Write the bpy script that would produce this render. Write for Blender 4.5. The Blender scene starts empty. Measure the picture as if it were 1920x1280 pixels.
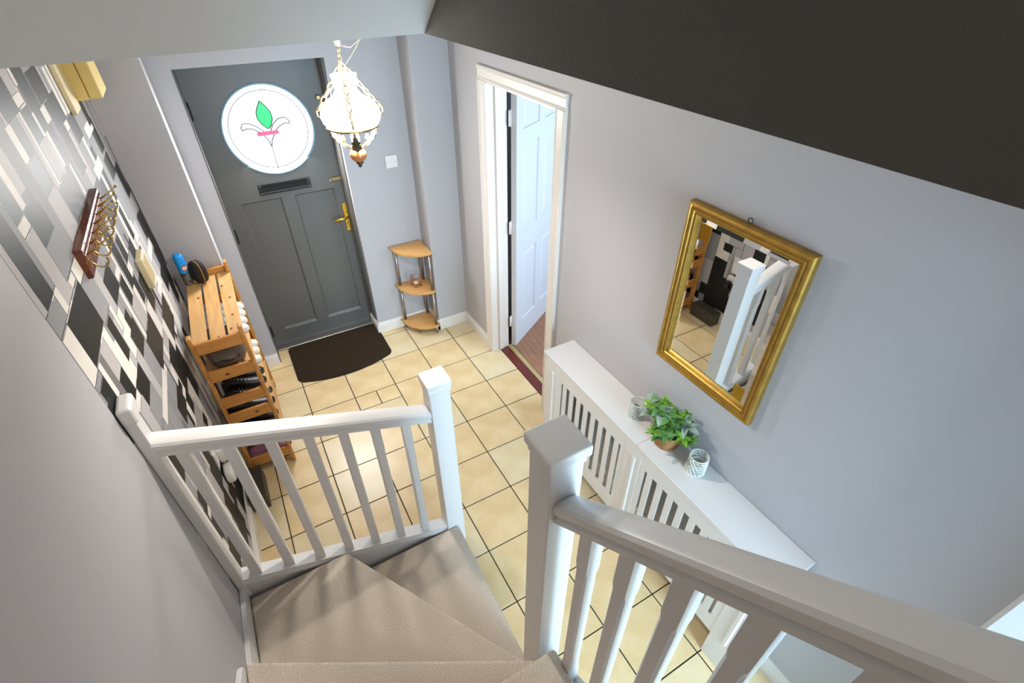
import bpy, bmesh, math, random
from mathutils import Vector, Matrix
random.seed(7)
S = bpy.context.scene
COL = S.collection
# ------------------------------------------------------------------ camera
cam_d = bpy.data.cameras.new('camera'); cam = bpy.data.objects.new('camera', cam_d); COL.objects.link(cam)
cam_d.sensor_width = 36.0; cam_d.lens = 934.124 * 36 / 1920; cam_d.clip_start = 0.02
CL = (-0.90089, -2.23921, 2.56404)
RX = (0.870554, -0.492068, -0.002281)
RY = (-0.303846, -0.533898, -0.789069)
RZ = (0.387058, 0.687620, -0.614300)
cam.matrix_world = Matrix(((RX[0], -RY[0], -RZ[0], CL[0]), (RX[1], -RY[1], -RZ[1], CL[1]), (RX[2], -RY[2], -RZ[2], CL[2]), (0, 0, 0, 1)))
S.camera = cam
# ------------------------------------------------------------------ world, lights, exposure
S.view_settings.view_transform = 'Standard'; S.view_settings.look = 'None'
S.view_settings.gamma = 1.0; S.view_settings.use_curve_mapping = False
S.view_settings.exposure = 0.07
world = bpy.data.worlds.new('daylight'); S.world = world; world.use_nodes = True
world.node_tree.nodes['Background'].inputs[0].default_value = (0.62, 0.74, 0.9, 1)
world.node_tree.nodes['Background'].inputs[1].default_value = 1.0
def area(name, loc, target, sx, sy, power, col):
    d = bpy.data.lights.new(name, 'AREA'); d.shape = 'RECTANGLE'; d.size = sx; d.size_y = sy; d.energy = power; d.color = col
    o = bpy.data.objects.new(name, d); COL.objects.link(o); o.location = loc
    o.rotation_euler = (Vector(target) - Vector(loc)).to_track_quat('-Z', 'Y').to_euler(); return o
area('kitchen_window_daylight', (0.06, -4.32, 1.35), (0.2, -1.0, 1.0), 0.8, 1.5, 132, (0.52, 0.78, 1.0))
area('side_room_window_daylight', (1.9, -0.85, 1.5), (1.7, 1.5, 1.0), 1.6, 1.3, 48, (0.62, 0.79, 1.0))
area('landing_fill', (-0.9, -4.85, 2.95), (-0.9, -1.0, 2.75), 0.9, 0.5, 37, (1.0, 0.89, 0.76))  # added fill lamp, unseen behind the camera; lifts the soffit and upper stairs
area('porch_daylight', (-0.60, 1.44, 1.657), (-0.60, -1.0, 0.9), 0.44, 0.44, 25, (0.98, 0.97, 0.96))
def bulb(name, loc, power, col, r):
    d = bpy.data.lights.new(name, 'POINT'); d.energy = power; d.color = col; d.shadow_soft_size = r
    o = bpy.data.objects.new(name, d); COL.objects.link(o); o.location = loc; return o
bulb('pendant_bulb', (-0.505, -0.5, 2.165), 50, (1.0, 0.94, 0.88), 0.025)
# ------------------------------------------------------------------ materials
def lin(c):
    return tuple(((x/255.0)/12.92 if x/255.0 <= 0.04045 else ((x/255.0+0.055)/1.055)**2.4) for x in c) + (1.0,)
def mat(name, col, rough=0.5, metal=0.0, noise=0.0, nscale=20.0, bump=0.0, bscale=200.0, col2=None, spec=None, stretch=None):
    m = bpy.data.materials.new(name); m.use_nodes = True; nt = m.node_tree; b = nt.nodes['Principled BSDF']
    c = lin(col); b.inputs['Base Color'].default_value = c; b.inputs['Roughness'].default_value = rough; b.inputs['Metallic'].default_value = metal
    if spec is not None: b.inputs['Specular IOR Level'].default_value = spec
    tc = nt.nodes.new('ShaderNodeTexCoord'); src = tc.outputs['Object']
    if stretch:
        mp = nt.nodes.new('ShaderNodeMapping'); mp.inputs['Scale'].default_value = stretch; nt.links.new(src, mp.inputs['Vector']); src = mp.outputs['Vector']
    if noise or col2:
        n = nt.nodes.new('ShaderNodeTexNoise'); n.inputs['Scale'].default_value = nscale; n.inputs['Detail'].default_value = 5; nt.links.new(src, n.inputs['Vector'])
        r = nt.nodes.new('ShaderNodeValToRGB'); nt.links.new(n.outputs['Fac'], r.inputs['Fac'])
        c2 = lin(col2) if col2 else tuple(x*(1-noise) for x in c[:3]) + (1,)
        r.color_ramp.elements[0].position = 0.32; r.color_ramp.elements[1].position = 0.68
        r.color_ramp.elements[0].color = c2; r.color_ramp.elements[1].color = c
        nt.links.new(r.outputs['Color'], b.inputs['Base Color'])
    if bump:
        n2 = nt.nodes.new('ShaderNodeTexNoise'); n2.inputs['Scale'].default_value = bscale; n2.inputs['Detail'].default_value = 3; nt.links.new(tc.outputs['Object'], n2.inputs['Vector'])
        bp = nt.nodes.new('ShaderNodeBump'); bp.inputs['Strength'].default_value = bump; bp.inputs['Distance'].default_value = 0.004
        nt.links.new(n2.outputs['Fac'], bp.inputs['Height']); nt.links.new(bp.outputs['Normal'], b.inputs['Normal'])
    return m
def emit(name, col, s):
    m = bpy.data.materials.new(name); m.use_nodes = True; b = m.node_tree.nodes['Principled BSDF']
    b.inputs['Base Color'].default_value = lin(col); b.inputs['Emission Color'].default_value = lin(col); b.inputs['Emission Strength'].default_value = s
    b.inputs['Roughness'].default_value = 0.3; return m
M = dict(
 wall=mat('grey_wall_paint', (184, 182, 184), 0.6, bump=0.06, bscale=260),
 dark=mat('charcoal_wall_paint', (88, 87, 85), 0.75, bump=0.35, bscale=190, spec=0.25),
 soffit=mat('pale_soffit_paint', (204, 208, 210), 0.7, bump=0.12, bscale=190),
 white=mat('white_gloss_paint', (225, 223, 221), 0.32),
 trim=mat('white_trim_paint', (232, 226, 218), 0.4),
 grout=mat('dark_grout', (58, 52, 42), 0.9),
 tile=mat('cream_floor_tile', (232, 208, 162), 0.33, nscale=6.0, col2=(216, 186, 134), bump=0.05, bscale=40),
 tile2=mat('cream_floor_tile_pale', (230, 213, 175), 0.33, nscale=5.0, col2=(218, 196, 150), bump=0.05, bscale=40),
 carpet=mat('beige_carpet', (234, 219, 202), 0.95, nscale=240.0, col2=(196, 180, 162), bump=0.6, bscale=330, spec=0.1),
 doorgrey=mat('dark_grey_door_paint', (98, 97, 93), 0.42, bump=0.04, bscale=120),
 black=mat('black_metal', (30, 30, 30), 0.4, 0.3),
 brass=mat('brass', (214, 168, 62), 0.25, 1.0),
 hookbrass=mat('pale_hook_brass', (196, 164, 100), 0.28, 1.0),
 oldbrass=mat('aged_brass', (150, 128, 84), 0.35, 1.0),
 gold=mat('gilt_frame', (188, 146, 64), 0.42, 0.7, noise=0.25, nscale=30),
 mirror=mat('mirror_silver', (240, 242, 242), 0.01, 1.0),
 pine=mat('pine_wood', (205, 150, 84), 0.5, nscale=5.0, col2=(186, 124, 58), stretch=(6, 1, 6)),
 pinetop=mat('pine_slat_wood', (216, 172, 112), 0.5, nscale=5.0, col2=(198, 148, 88), stretch=(8, 1, 8)),
 pinex=mat('pine_rail_wood', (206, 146, 74), 0.5, nscale=5.0, col2=(188, 122, 52), stretch=(1, 6, 8)),
 knot=mat('pine_knot', (110, 66, 30), 0.6),
 beech=mat('beech_shelf', (222, 172, 106), 0.45, nscale=4.0, col2=(208, 154, 88), stretch=(2, 12, 2)),
 steel=mat('silver_tube', (170, 166, 160), 0.3, 0.9),
 mahog=mat('mahogany', (118, 58, 32), 0.25, nscale=6.0, col2=(86, 38, 20), stretch=(10, 1, 10)),
 mat=mat('brown_ribbed_mat', (74, 56, 38), 0.95, nscale=200, col2=(50, 38, 25), bump=0.6, bscale=300, spec=0.1),
 matback=mat('mat_backing', (26, 20, 14), 0.95),
 blue=mat('blue_plastic', (30, 158, 242), 0.35),
 canlab=mat('can_label', (58, 56, 52), 0.4, nscale=60, col2=(120, 116, 108)),
 red=mat('red_print', (200, 50, 40), 0.5),
 whitep=mat('white_plastic', (236, 232, 226), 0.4),
 cream=mat('cream_plastic', (222, 206, 166), 0.45),
 yellow=mat('yellowed_board', (222, 196, 124), 0.55, nscale=8, col2=(212, 184, 110)),
 blackfab=mat('black_fabric', (22, 22, 24), 0.8, bump=0.3, bscale=400),
 orange=mat('orange_piping', (214, 140, 30), 0.6),
 bag=mat('grey_bag_fabric', (120, 106, 96), 0.55, noise=0.35, nscale=9, bump=0.3, bscale=30),
 shoew=mat('white_leather', (224, 220, 212), 0.5),
 shoeb=mat('black_leather', (20, 20, 22), 0.4),
 shoep=mat('pink_fabric', (176, 120, 150), 0.7),
 greybox=mat('dark_grey_box', (70, 64, 54), 0.5),
 redwood=mat('dark_red_wood', (112, 44, 34), 0.35, nscale=5, col2=(92, 32, 26), stretch=(8, 1, 8)),
 lam=mat('laminate_oak', (168, 122, 92), 0.4, nscale=6, col2=(146, 100, 74), stretch=(9, 1, 9)),
 bluedoor=mat('white_door_paint', (222, 226, 230), 0.35),
 basket=mat('wicker', (178, 128, 78), 0.7, nscale=40, col2=(140, 92, 50)),
 leafg=mat('bright_green_leaf', (150, 196, 70), 0.45, nscale=30, col2=(118, 168, 54)),
 leafm=mat('mid_green_leaf', (104, 156, 78), 0.5, nscale=30, col2=(74, 124, 62)),
 leafs=mat('sage_leaf', (168, 190, 178), 0.6, nscale=30, col2=(136, 164, 150)),
 stem=mat('green_stem', (80, 104, 50), 0.6),
 soil=mat('moss', (54, 60, 34), 0.9),
 copper=mat('copper', (196, 120, 70), 0.3, 0.9),
 copperball=mat('turned_copper_wood', (190, 120, 72), 0.3, 0.2),
 wax=mat('tealight_wax', (240, 226, 204), 0.6),
 votive=mat('white_lace_metal', (226, 228, 220), 0.4),
 frost=mat('frosted_cup', (214, 214, 204), 0.5),
 bronze=mat('dark_bronze', (92, 84, 70), 0.4, 0.8),
 palebrass=mat('pale_brass', (216, 200, 166), 0.3, 0.9),
 dark0=mat('dark_flap_paint', (24, 24, 24), 0.8),  # near-black colour of the letter plate flap itself
 strip=mat('gold_strip', (206, 186, 130), 0.35, 0.4),
 lead=mat('lead_came', (90, 96, 100), 0.5, 0.3),
 rim=mat('glazing_bead', (120, 150, 165), 0.3, 0.3),
 glassw=emit('daylit_frosted_glass', (246, 252, 255), 1.5),
 glassg=emit('daylit_green_glass', (20, 196, 92), 0.9),
 glassr=emit('daylit_red_glass', (222, 70, 110), 0.9),
 glassy=emit('daylit_yellow_glass', (255, 250, 190), 1.5),
 chimney=emit('lit_chimney_glass', (255, 240, 220), 1.2),
 wk=mat('wallpaper_black', (36, 38, 36), 0.5, noise=0.25, nscale=14, spec=0.22),
 wg=mat('wallpaper_grey', (150, 150, 152), 0.55, spec=0.12),
 wl=mat('wallpaper_light', (184, 180, 180), 0.55, spec=0.12),
 ww=mat('wallpaper_white', (228, 222, 214), 0.55, spec=0.12),
 wd=mat('wallpaper_mid', (122, 118, 118), 0.55, spec=0.12),
 wo=mat('wallpaper_line', (40, 40, 40), 0.5, spec=0.2),
)
def shade_mat():
    m = bpy.data.materials.new('opal_glass'); m.use_nodes = True; nt = m.node_tree; out = nt.nodes['Material Output']
    nt.nodes.remove(nt.nodes['Principled BSDF'])
    t = nt.nodes.new('ShaderNodeBsdfTranslucent'); t.inputs[0].default_value = (0.95, 0.9, 0.8, 1)
    e = nt.nodes.new('ShaderNodeEmission'); e.inputs[0].default_value = (1.0, 0.93, 0.84, 1); e.inputs[1].default_value = 8.0
    a = nt.nodes.new('ShaderNodeAddShader'); nt.links.new(t.outputs[0], a.inputs[0]); nt.links.new(e.outputs[0], a.inputs[1])
    nt.links.new(a.outputs[0], out.inputs['Surface']); return m
M['shade'] = shade_mat()
# ------------------------------------------------------------------ builders
def tag(o, label=None, cat=None, group=None, kind=None):
    if label: o['label'] = label
    if cat: o['category'] = cat
    if group: o['group'] = group
    if kind: o['kind'] = kind
    return o
def empty(name, loc=(0, 0, 0), rot=0.0):
    o = bpy.data.objects.new(name, None); COL.objects.link(o); o.location = loc; o.rotation_euler = (0, 0, rot); o.empty_display_size = 0.05; return o
def link(name, me, parent=None, loc=(0, 0, 0), rot=(0, 0, 0), sc=(1, 1, 1)):
    o = bpy.data.objects.new(name, me); COL.objects.link(o); o.location = loc; o.rotation_euler = rot; o.scale = sc
    if parent is not None:
        o.parent = parent
        if parent.type == 'EMPTY' and not parent.get('local'):      # parts are modelled in room coordinates
            o.location = Vector(loc) - parent.location
    return o
class MB:
    def __init__(s): s.bm = bmesh.new()
    def box(s, lo, hi, bev=0.0, seg=1, mi=0):
        bm = s.bm
        vs = [bm.verts.new((x, y, z)) for x in (lo[0], hi[0]) for y in (lo[1], hi[1]) for z in (lo[2], hi[2])]
        fs = [bm.faces.new([vs[i] for i in f]) for f in ((0, 1, 3, 2), (4, 6, 7, 5), (0, 4, 5, 1), (2, 3, 7, 6), (0, 2, 6, 4), (1, 5, 7, 3))]
        for f in fs: f.material_index = mi
        if bev > 0:
            es = list({e for f in fs for e in f.edges})
            bmesh.ops.bevel(bm, geom=es, offset=bev, segments=seg, profile=0.5, affect='EDGES')
        return s
    def prism(s, pts, vec, bev=0.0, mi=0):
        # pts: planar polygon (3D), extruded by vec
        bm = s.bm; v = Vector(vec)
        a = [bm.verts.new(p) for p in pts]; b = [bm.verts.new(Vector(p) + v) for p in pts]
        n = len(pts); fs = [bm.faces.new(a), bm.faces.new(b[::-1])]
        for i in range(n): fs.append(bm.faces.new((a[i], b[i], b[(i+1) % n], a[(i+1) % n])))
        for f in fs: f.material_index = mi
        if bev > 0:
            bmesh.ops.bevel(bm, geom=list({e for f in fs for e in f.edges}), offset=bev, segments=2, profile=0.5, affect='EDGES')
        return s
    def lathe(s, prof, c=(0, 0, 0), n=24, cap=True):
        bm = s.bm; rings = []
        for r, z in prof:
            rings.append([bm.verts.new((c[0]+r*math.cos(2*math.pi*i/n), c[1]+r*math.sin(2*math.pi*i/n), c[2]+z)) for i in range(n)])
        for a, b in zip(rings, rings[1:]):
            for i in range(n):
                bm.faces.new((a[i], a[(i+1) % n], b[(i+1) % n], b[i])).smooth = True
        if cap:
            bm.faces.new(rings[0][::-1]); bm.faces.new(rings[-1])
        return s
    def tube(s, pts, r, n=8, closed=False, cap=True, rs=None):
        bm = s.bm; P = [Vector(p) for p in pts]; rings = []; N = len(P); prev = None
        for i, p in enumerate(P):
            if closed: t = P[(i+1) % N] - P[i-1]
            else: t = P[min(i+1, N-1)] - P[max(i-1, 0)]
            t.normalize()
            if prev is None:
                u = t.orthogonal().normalized()
            else:
                u = (prev - t*prev.dot(t)); u = u.normalized() if u.length > 1e-6 else t.orthogonal().normalized()
            prev = u; w = t.cross(u); rr = rs[i] if rs else r
            rings.append([bm.verts.new(p + (u*math.cos(2*math.pi*k/n) + w*math.sin(2*math.pi*k/n))*rr) for k in range(n)])
        m = N if closed else N-1
        for i in range(m):
            a, b = rings[i], rings[(i+1) % N]
            for k in range(n):
                try: bm.faces.new((a[k], a[(k+1) % n], b[(k+1) % n], b[k])).smooth = True
                except ValueError: pass
        if not closed and cap:
            bm.faces.new(rings[0][::-1]); bm.faces.new(rings[-1])
        return s
    def sphere(s, c, r, sc=(1, 1, 1), u=14, v=10):
        mtx = Matrix.Translation(c) @ Matrix.Diagonal((sc[0], sc[1], sc[2], 1))
        g = bmesh.ops.create_uvsphere(s.bm, u_segments=u, v_segments=v, radius=r, matrix=mtx)
        for vv in g['verts']:
            for f in vv.link_faces: f.smooth = True
        return s
    def mesh(s, name, *mats):
        bmesh.ops.recalc_face_normals(s.bm, faces=s.bm.faces)
        me = bpy.data.meshes.new(name); s.bm.to_mesh(me); s.bm.free()
        for m in mats: me.materials.append(m if not isinstance(m, str) else M[m])
        return me
    def build(s, name, m, parent=None, **k):
        mats = m if isinstance(m, (list, tuple)) else [m]
        return link(name, s.mesh(name, *mats), parent, **k)
def box(name, lo, hi, m, parent=None, bev=0.0, seg=1):
    return MB().box(lo, hi, bev, seg).build(name, m, parent)
def struct(o, label=None):
    o['kind'] = 'structure'
    if label: o['label'] = label
    return o
# ------------------------------------------------------------------ the setting
XL, XR, ZC, XV = -1.405, 0.522, 2.40, -0.353
YW, YP = 1.305, 1.10
T = 0.307
floor = struct(box('floor', (-1.46, -4.3, -0.06), (0.585, 1.56, -0.004), 'grout'))
tile_cache = {}
def tile(x0, x1, y0, y1):
    g = 0.0062
    w, h = round(x1-x0-g, 4), round(y1-y0-g, 4)
    if w < 0.015 or h < 0.015: return
    v = 'tile' if random.random() < 0.6 else 'tile2'
    k = (w, h, v)
    if k not in tile_cache:
        tile_cache[k] = MB().box((-w/2, -h/2, -0.004), (w/2, h/2, 0.0), 0.0012).mesh('floor_tile', v)
    link('floor_tile', tile_cache[k], floor, ((x0+x1)/2, (y0+y1)/2, random.uniform(-0.0003, 0.0003)))
for i in range(-6, 3):
    for j in range(-9, 6):
        x0, x1, y0, y1 = max(i*T, -1.405), min((i+1)*T, 0.585), max(j*T, -2.75), min((j+1)*T, 1.50)
        if x1 - x0 < 0.02 or y1 - y0 < 0.02: continue
        if j == 1 and i in (-2, -3):
            xm = -0.458 if i == -2 else (x0+x1)/2
            if i == -2:
                for a, b in ((x0, xm), (xm, x1)): tile(a, b, 0.464, y1)
            else: tile(x0, x1, 0.464, y1)
            tile(x0, x1, y0, 0.464)
        else: tile(x0, x1, y0, y1)
# --- left wall with the patterned wallpaper
WP=[(1,-0.674,-0.638,1.866,2.616),(0,-0.773,-0.672,1.864,2.464),(2,-0.812,-0.778,1.862,2.662),(0,-0.258,-0.075,2.192,2.692),(2,-0.081,0.005,2.23,2.63),(0,0.052,0.18,2.094,2.594),(0,-0.632,-0.543,2.035,2.435),(3,-0.538,-0.492,2.037,2.537),(2,-0.637,-0.537,1.797,1.994),(1,-0.54,-0.372,1.829,1.93),(2,-0.304,-0.16,1.843,1.985),(2,-0.316,-0.228,1.566,1.753),(1,-0.456,-0.31,1.617,1.771),(1,-0.808,-0.678,1.795,1.857),(3,-0.68,-0.637,1.795,1.861),(3,-0.533,-0.468,1.798,1.822),(3,-0.457,-0.367,1.771,1.825),(0,-0.722,-0.457,1.636,1.788),(0,-0.236,-0.069,1.569,1.668),(3,-0.336,-0.305,1.514,1.613),(0,-0.449,-0.374,1.463,1.611),(1,-0.175,-0.121,1.462,1.561),(3,-0.126,-0.087,1.336,1.565),(3,-0.298,-0.231,1.462,1.562),(3,-0.367,-0.298,1.41,1.51),(0,-0.237,-0.163,1.459,1.514),(0,-0.285,-0.14,1.359,1.46),(0,-0.066,0.028,1.466,1.566),(3,-0.061,0.026,1.573,1.603),(0,0.076,0.172,1.465,1.715),(0,0.105,0.211,1.363,1.471),(3,0.168,0.247,1.475,1.525),(0,0.202,0.302,1.527,1.632),(3,0.292,0.325,1.528,1.652),(0,0.357,0.485,1.447,1.532),(1,0.344,0.395,1.53,1.651),(3,0.484,0.531,1.437,1.657),(0,0.542,0.615,1.489,1.639),(3,0.616,0.698,1.442,1.535),(0,0.539,0.618,1.335,1.434),(0,0.867,0.972,1.317,1.477),(3,0.688,0.926,1.295,1.345),(0,0.751,0.945,1.085,1.193),(3,0.495,0.695,1.176,1.228),(2,-0.072,0.068,1.342,1.462),(0,0.101,0.203,1.364,1.471),(3,0.073,0.13,1.342,1.465),(0,0.228,0.37,1.262,1.426),(0,0.299,0.566,1.035,1.182),(0,-0.136,0.134,1.18,1.333),(3,0.12,0.225,1.178,1.336),(3,0.225,0.314,1.028,1.178),(0,0.037,0.23,0.901,1.111),(0,0.219,0.316,0.882,1.007),(3,0.305,0.359,0.897,1.024),(1,-0.284,-0.14,1.195,1.356),(2,-0.367,-0.285,1.194,1.406),(0,-0.526,-0.367,1.301,1.402),(2,-0.633,-0.536,1.509,1.628),(4,-0.676,-0.63,1.471,1.626),(0,-0.625,-0.525,1.404,1.506),(3,-0.539,-0.481,1.405,1.63),(3,-0.712,-0.677,1.504,1.626),(0,-0.794,-0.717,1.515,1.6),(1,-0.803,-0.717,1.604,1.623),(3,-0.808,-0.72,1.629,1.786),(3,-0.628,-0.535,1.367,1.4),(2,-0.623,-0.518,1.206,1.364),(1,-0.529,-0.355,1.192,1.3),(3,-0.456,-0.128,1.144,1.193),(3,-0.13,-0.066,1.144,1.173),(1,-0.226,-0.065,1.034,1.144),(0,-0.229,-0.054,0.936,1.042),(0,-0.047,0.044,0.835,0.933),(3,-0.05,0.033,0.934,0.971),(3,-0.111,-0.052,0.812,0.932),(3,0.026,0.085,1.107,1.175),(3,0.077,0.143,0.707,0.841),(2,-0.049,0.092,0.71,0.832),(0,0.042,0.126,0.642,0.708),(0,-0.671,-0.56,1.002,1.16),(0,-0.619,-0.543,0.773,0.879),(0,-0.67,-0.531,0.363,0.534),(3,-0.67,-0.615,0.53,0.606),(3,-0.619,-0.54,0.734,0.77),(0,-0.201,-0.069,0.28,0.41),(3,-0.084,0.009,2.197,2.228),(0,-0.086,0.017,2.091,2.188),(3,-0.114,-0.094,1.968,2.189),(0,0.193,0.311,2.155,2.252),(3,0.147,0.225,2.098,2.149),(0,0.24,0.37,1.89,2.149),(0,0.357,0.469,2.057,2.155),(3,0.467,0.517,2.059,2.229),(3,0.371,0.455,2.021,2.051),(0,0.448,0.612,1.957,2.052),(0,0.082,0.185,1.995,2.092),(3,0.058,0.093,1.975,2.091),(2,-0.082,0.046,1.971,2.088),(0,-0.143,0.106,1.848,1.964),(3,0.131,0.157,1.85,1.963),(0,0.272,0.539,1.66,1.82),(3,0.47,0.69,1.798,1.847),(0,0.753,0.928,1.708,1.805),(3,0.682,0.898,1.916,1.965),(0,0.832,0.919,1.941,2.046),(0,-0.541,-0.382,1.933,2.033),(3,-0.635,-0.545,1.999,2.029),(0,-0.299,-0.176,1.989,2.085),(3,-0.307,-0.247,2.09,2.188)]
wall_left = struct(box('wall_left', (-1.50, -0.815, 0.0), (XL-0.001, 1.36, ZC), 'wall'))
def wallpaper():
    cols = ['wk', 'wg', 'wl', 'ww', 'wd', 'wo']
    Y0, Y1, Z0, Z1 = -0.815, 1.36, 0.0, ZC
    rects = []
    r2 = random.Random(11)
    y = Y0; strips = []                      # the pattern between the large blocks: long upright bands and small oblongs
    while y < Y1:
        w = r2.choice((0.035, 0.05, 0.07, 0.1, 0.13)); z = Z1
        while z > Z0:
            h = r2.choice((0.08, 0.16, 0.24, 0.34, 0.5)); c = r2.choice((1, 2, 2, 1, 2, 3, 1, 0)) if h > .1 else r2.choice((3, 3, 4))
            strips.append((c, y, min(y+w, Y1), max(z-h, Z0), z)); z -= h
        y += w
    for i in range(16):
        yy, zz = r2.uniform(0.75, 1.3), r2.uniform(0, 2.3); strips.append((0, yy, yy+r2.uniform(.1, .2), zz, zz+r2.uniform(.12, .3)))
    for i in range(9):
        yy, zz = r2.uniform(-0.8, 0.6), r2.uniform(0, 0.42); strips.append((0, yy, yy+r2.uniform(.1, .2), zz, zz+r2.uniform(.1, .2)))
    for c, a, b, e, f in strips + WP:
        a, b, e, f = max(a, Y0), min(b, Y1), max(e, Z0), min(f, Z1)
        if b - a < 0.004 or f - e < 0.004: continue
        rects.append((c, a, b, e, f))
    L = 0.0030
    allr = []
    for c, a, b, e, f in rects:
        allr.append((5, a-L, b, e-L, f)); allr.append((c, a, b, e, f))
    ys = sorted({round(v, 4) for r in allr for v in (max(r[1], Y0), r[2])} | {Y0, Y1}); zs = sorted({round(v, 4) for r in allr for v in (max(r[3], Z0), r[4])} | {Z0, Z1})
    iy = {v: k for k, v in enumerate(ys)}; iz = {v: k for k, v in enumerate(zs)}
    grid = [[2]*(len(zs)-1) for _ in range(len(ys)-1)]
    for c, a, b, e, f in allr:
        k0, k1 = iz[round(max(e, Z0), 4)], iz[round(f, 4)]
        for u in range(iy[round(max(a, Y0), 4)], iy[round(b, 4)]):
            grid[u][k0:k1] = [c]*(k1-k0)
    verts, faces, mi = [], [], []
    for u in range(len(ys)-1):
        k = 0
        while k < len(zs)-1:
            k2 = k
            while k2 < len(zs)-1 and grid[u][k2] == grid[u][k]: k2 += 1
            n = len(verts)
            verts += [(XL, ys[u], zs[k]), (XL, ys[u+1], zs[k]), (XL, ys[u+1], zs[k2]), (XL, ys[u], zs[k2])]
            faces.append((n, n+1, n+2, n+3)); mi.append(grid[u][k]); k = k2
    me = bpy.data.meshes.new('wallpaper'); me.from_pydata(verts, [], faces)
    for c in cols: me.materials.append(M[c])
    me.polygons.foreach_set('material_index', mi)
    link('wallpaper', me, wall_left)
wallpaper()
struct(box('wall_stair', (-1.50, -5.0, 0.0), (XL, -0.815, 4.2), 'wall'))
# --- front wall: two piers, the alcove wall and the door recess
struct(box('wall_front', (-1.02-0.11, YW, 0.0), (-1.02, 1.56, ZC), 'wall'))
struct(box('wall_front', (-1.02, YW, 2.072), (-0.205, 1.56, ZC), 'wall'))
struct(box('wall_front', (-0.205, YW, 0.0), (0.262, 1.56, ZC), 'wall'))
struct(box('wall_pier', (XL-0.0005, YP, 0.0), (-1.13, 1.56, ZC), 'wall', bev=0.001))
struct(box('wall_pier', (0.262, YP, 0.0), (XR+0.14, 1.56, ZC), 'wall', bev=0.002))
# --- right wall with the inner doorway
DY0, DY1, DZ = -0.165, 0.597, 2.0
struct(box('wall_right', (XR, DY1, 0.0), (XR+0.14, YP, ZC), 'wall'))
struct(box('wall_right', (XR, DY0, DZ), (XR+0.14, DY1, ZC), 'wall'))
struct(box('wall_right', (XR, -4.3, 0.0), (XR+0.14, DY0, ZC), 'wall'))
# --- upper floor: hall ceiling, dark landing wall and sloping soffit over the stairs
struct(box('ceiling', (XV+0.01, -4.3, ZC), (0.66, 1.56, ZC+0.05), 'soffit'))
struct(box('ceiling', (-1.5, -0.78, ZC), (XV+0.01, 1.56, ZC+0.05), 'soffit'))
struct(box('wall_landing', (XV, -5.0, ZC), (XV+0.1, -0.70, 4.2), 'dark'))
ya, yb, k = -0.9155, -0.8055, 0.81
def soffit():
    b = MB(); D = 1.9
    a = [(-1.5, ya, ZC), (XV, yb, ZC), (XV, yb-D, ZC+k*D), (-1.5, ya-D, ZC+k*D)]
    b.prism(a, (0, 0.08, 0.10)); return b.build('ceiling', 'soffit')
struct(soffit())
struct(box('ceiling', (-1.5, -5.0, 3.86), (XV+0.05, -2.3, 3.95), 'soffit'))
struct(box('wall_rear', (-1.5, -5.1, 2.4), (XV+0.1, -5.0, 4.2), 'wall'))
# --- rear of the hall: white door lining and the kitchen beyond it
struct(box('wall_back', (0.40, -2.43, 0.0), (XR, -2.35, ZC), 'white'))
struct(box('wall_back', (-0.40, -2.43, 2.02), (0.40, -2.35, ZC), 'white'))
struct(box('wall_kitchen', (-0.40, -4.4, 0.0), (-0.355, -2.43, ZC), 'wall'))
struct(box('wall_kitchen', (-0.355, -4.4, 0.0), (0.66, -4.36, 0.55), 'wall'))
struct(box('wall_kitchen', (-0.355, -4.4, 2.15), (0.66, -4.36, ZC), 'wall'))
# --- room behind the inner door
struct(box('floor', (0.66, -1.0, -0.06), (3.0, 2.2, -0.006), 'lam'))
lamfloor = bpy.data.objects['floor.001']
for i in range(13):
    y = -0.35 + i*0.125
    mb = MB()
    mb.box((0.70, y+0.001, -0.006), (2.2, y+0.124, 0.002), 0.001)
    mb.build('floor_plank', 'lam', lamfloor)
struct(box('wall_side_room', (2.95, -1.0, 0.0), (3.0, 2.2, ZC), 'wall'))
struct(box('wall_side_room', (0.66, 2.15, 0.0), (3.0, 2.2, ZC), 'wall'))
struct(box('wall_side_room', (0.66, -1.0, 0.0), (1.0, -0.95, ZC), 'wall'))
struct(box('wall_side_room', (2.7, -1.0, 0.0), (3.0, -0.95, ZC), 'wall'))
struct(box('wall_side_room', (1.0, -1.0, 0.0), (2.7, -0.95, 0.8), 'wall'))
struct(box('wall_side_room', (1.0, -1.0, 2.2), (2.7, -0.95, ZC), 'wall'))
struct(box('wall_side_room', (0.662, 0.82, 0.0), (0.88, 2.15, ZC), 'wall'))  # nib wall added behind the open leaf to keep the hinge gap dark
struct(box('ceiling', (0.66, -1.0, ZC), (3.0, 2.2, ZC+0.05), 'soffit'))
# --- skirting boards with a moulded top
def skirt(name, p0, p1, inward, h=0.10, t=0.016):
    p0, p1, n = Vector(p0), Vector(p1), Vector(inward)
    prof = [(0, 0), (t, 0), (t, h*0.70), (t*0.72, h*0.74), (t*0.72, h*0.82), (t*0.35, h*0.90), (t*0.35, h), (0, h)]
    pts = [p0 + n*a + Vector((0, 0, b)) for a, b in prof]
    o = MB().prism(pts, p1-p0).build(name, 'trim'); struct(o); return o
skirt('baseboard_front', (-0.205, YW, 0), (0.262, YW, 0), (0, -1, 0))
skirt('baseboard_front', (-1.13, YW, 0), (-1.02, YW, 0), (0, -1, 0))
skirt('baseboard_front', (-0.205, 1.50, 0), (-0.205, 1.289, 0), (-1, 0, 0))
skirt('baseboard_front', (0.262, YW-0.016, 0), (0.262, YP-0.016, 0), (-1, 0, 0))
skirt('baseboard_front', (0.246, YP, 0), (XR-0.016, YP, 0), (0, -1, 0))
skirt('baseboard_front', (-1.13, YW-0.016, 0), (-1.13, YP-0.016, 0), (1, 0, 0))
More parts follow.
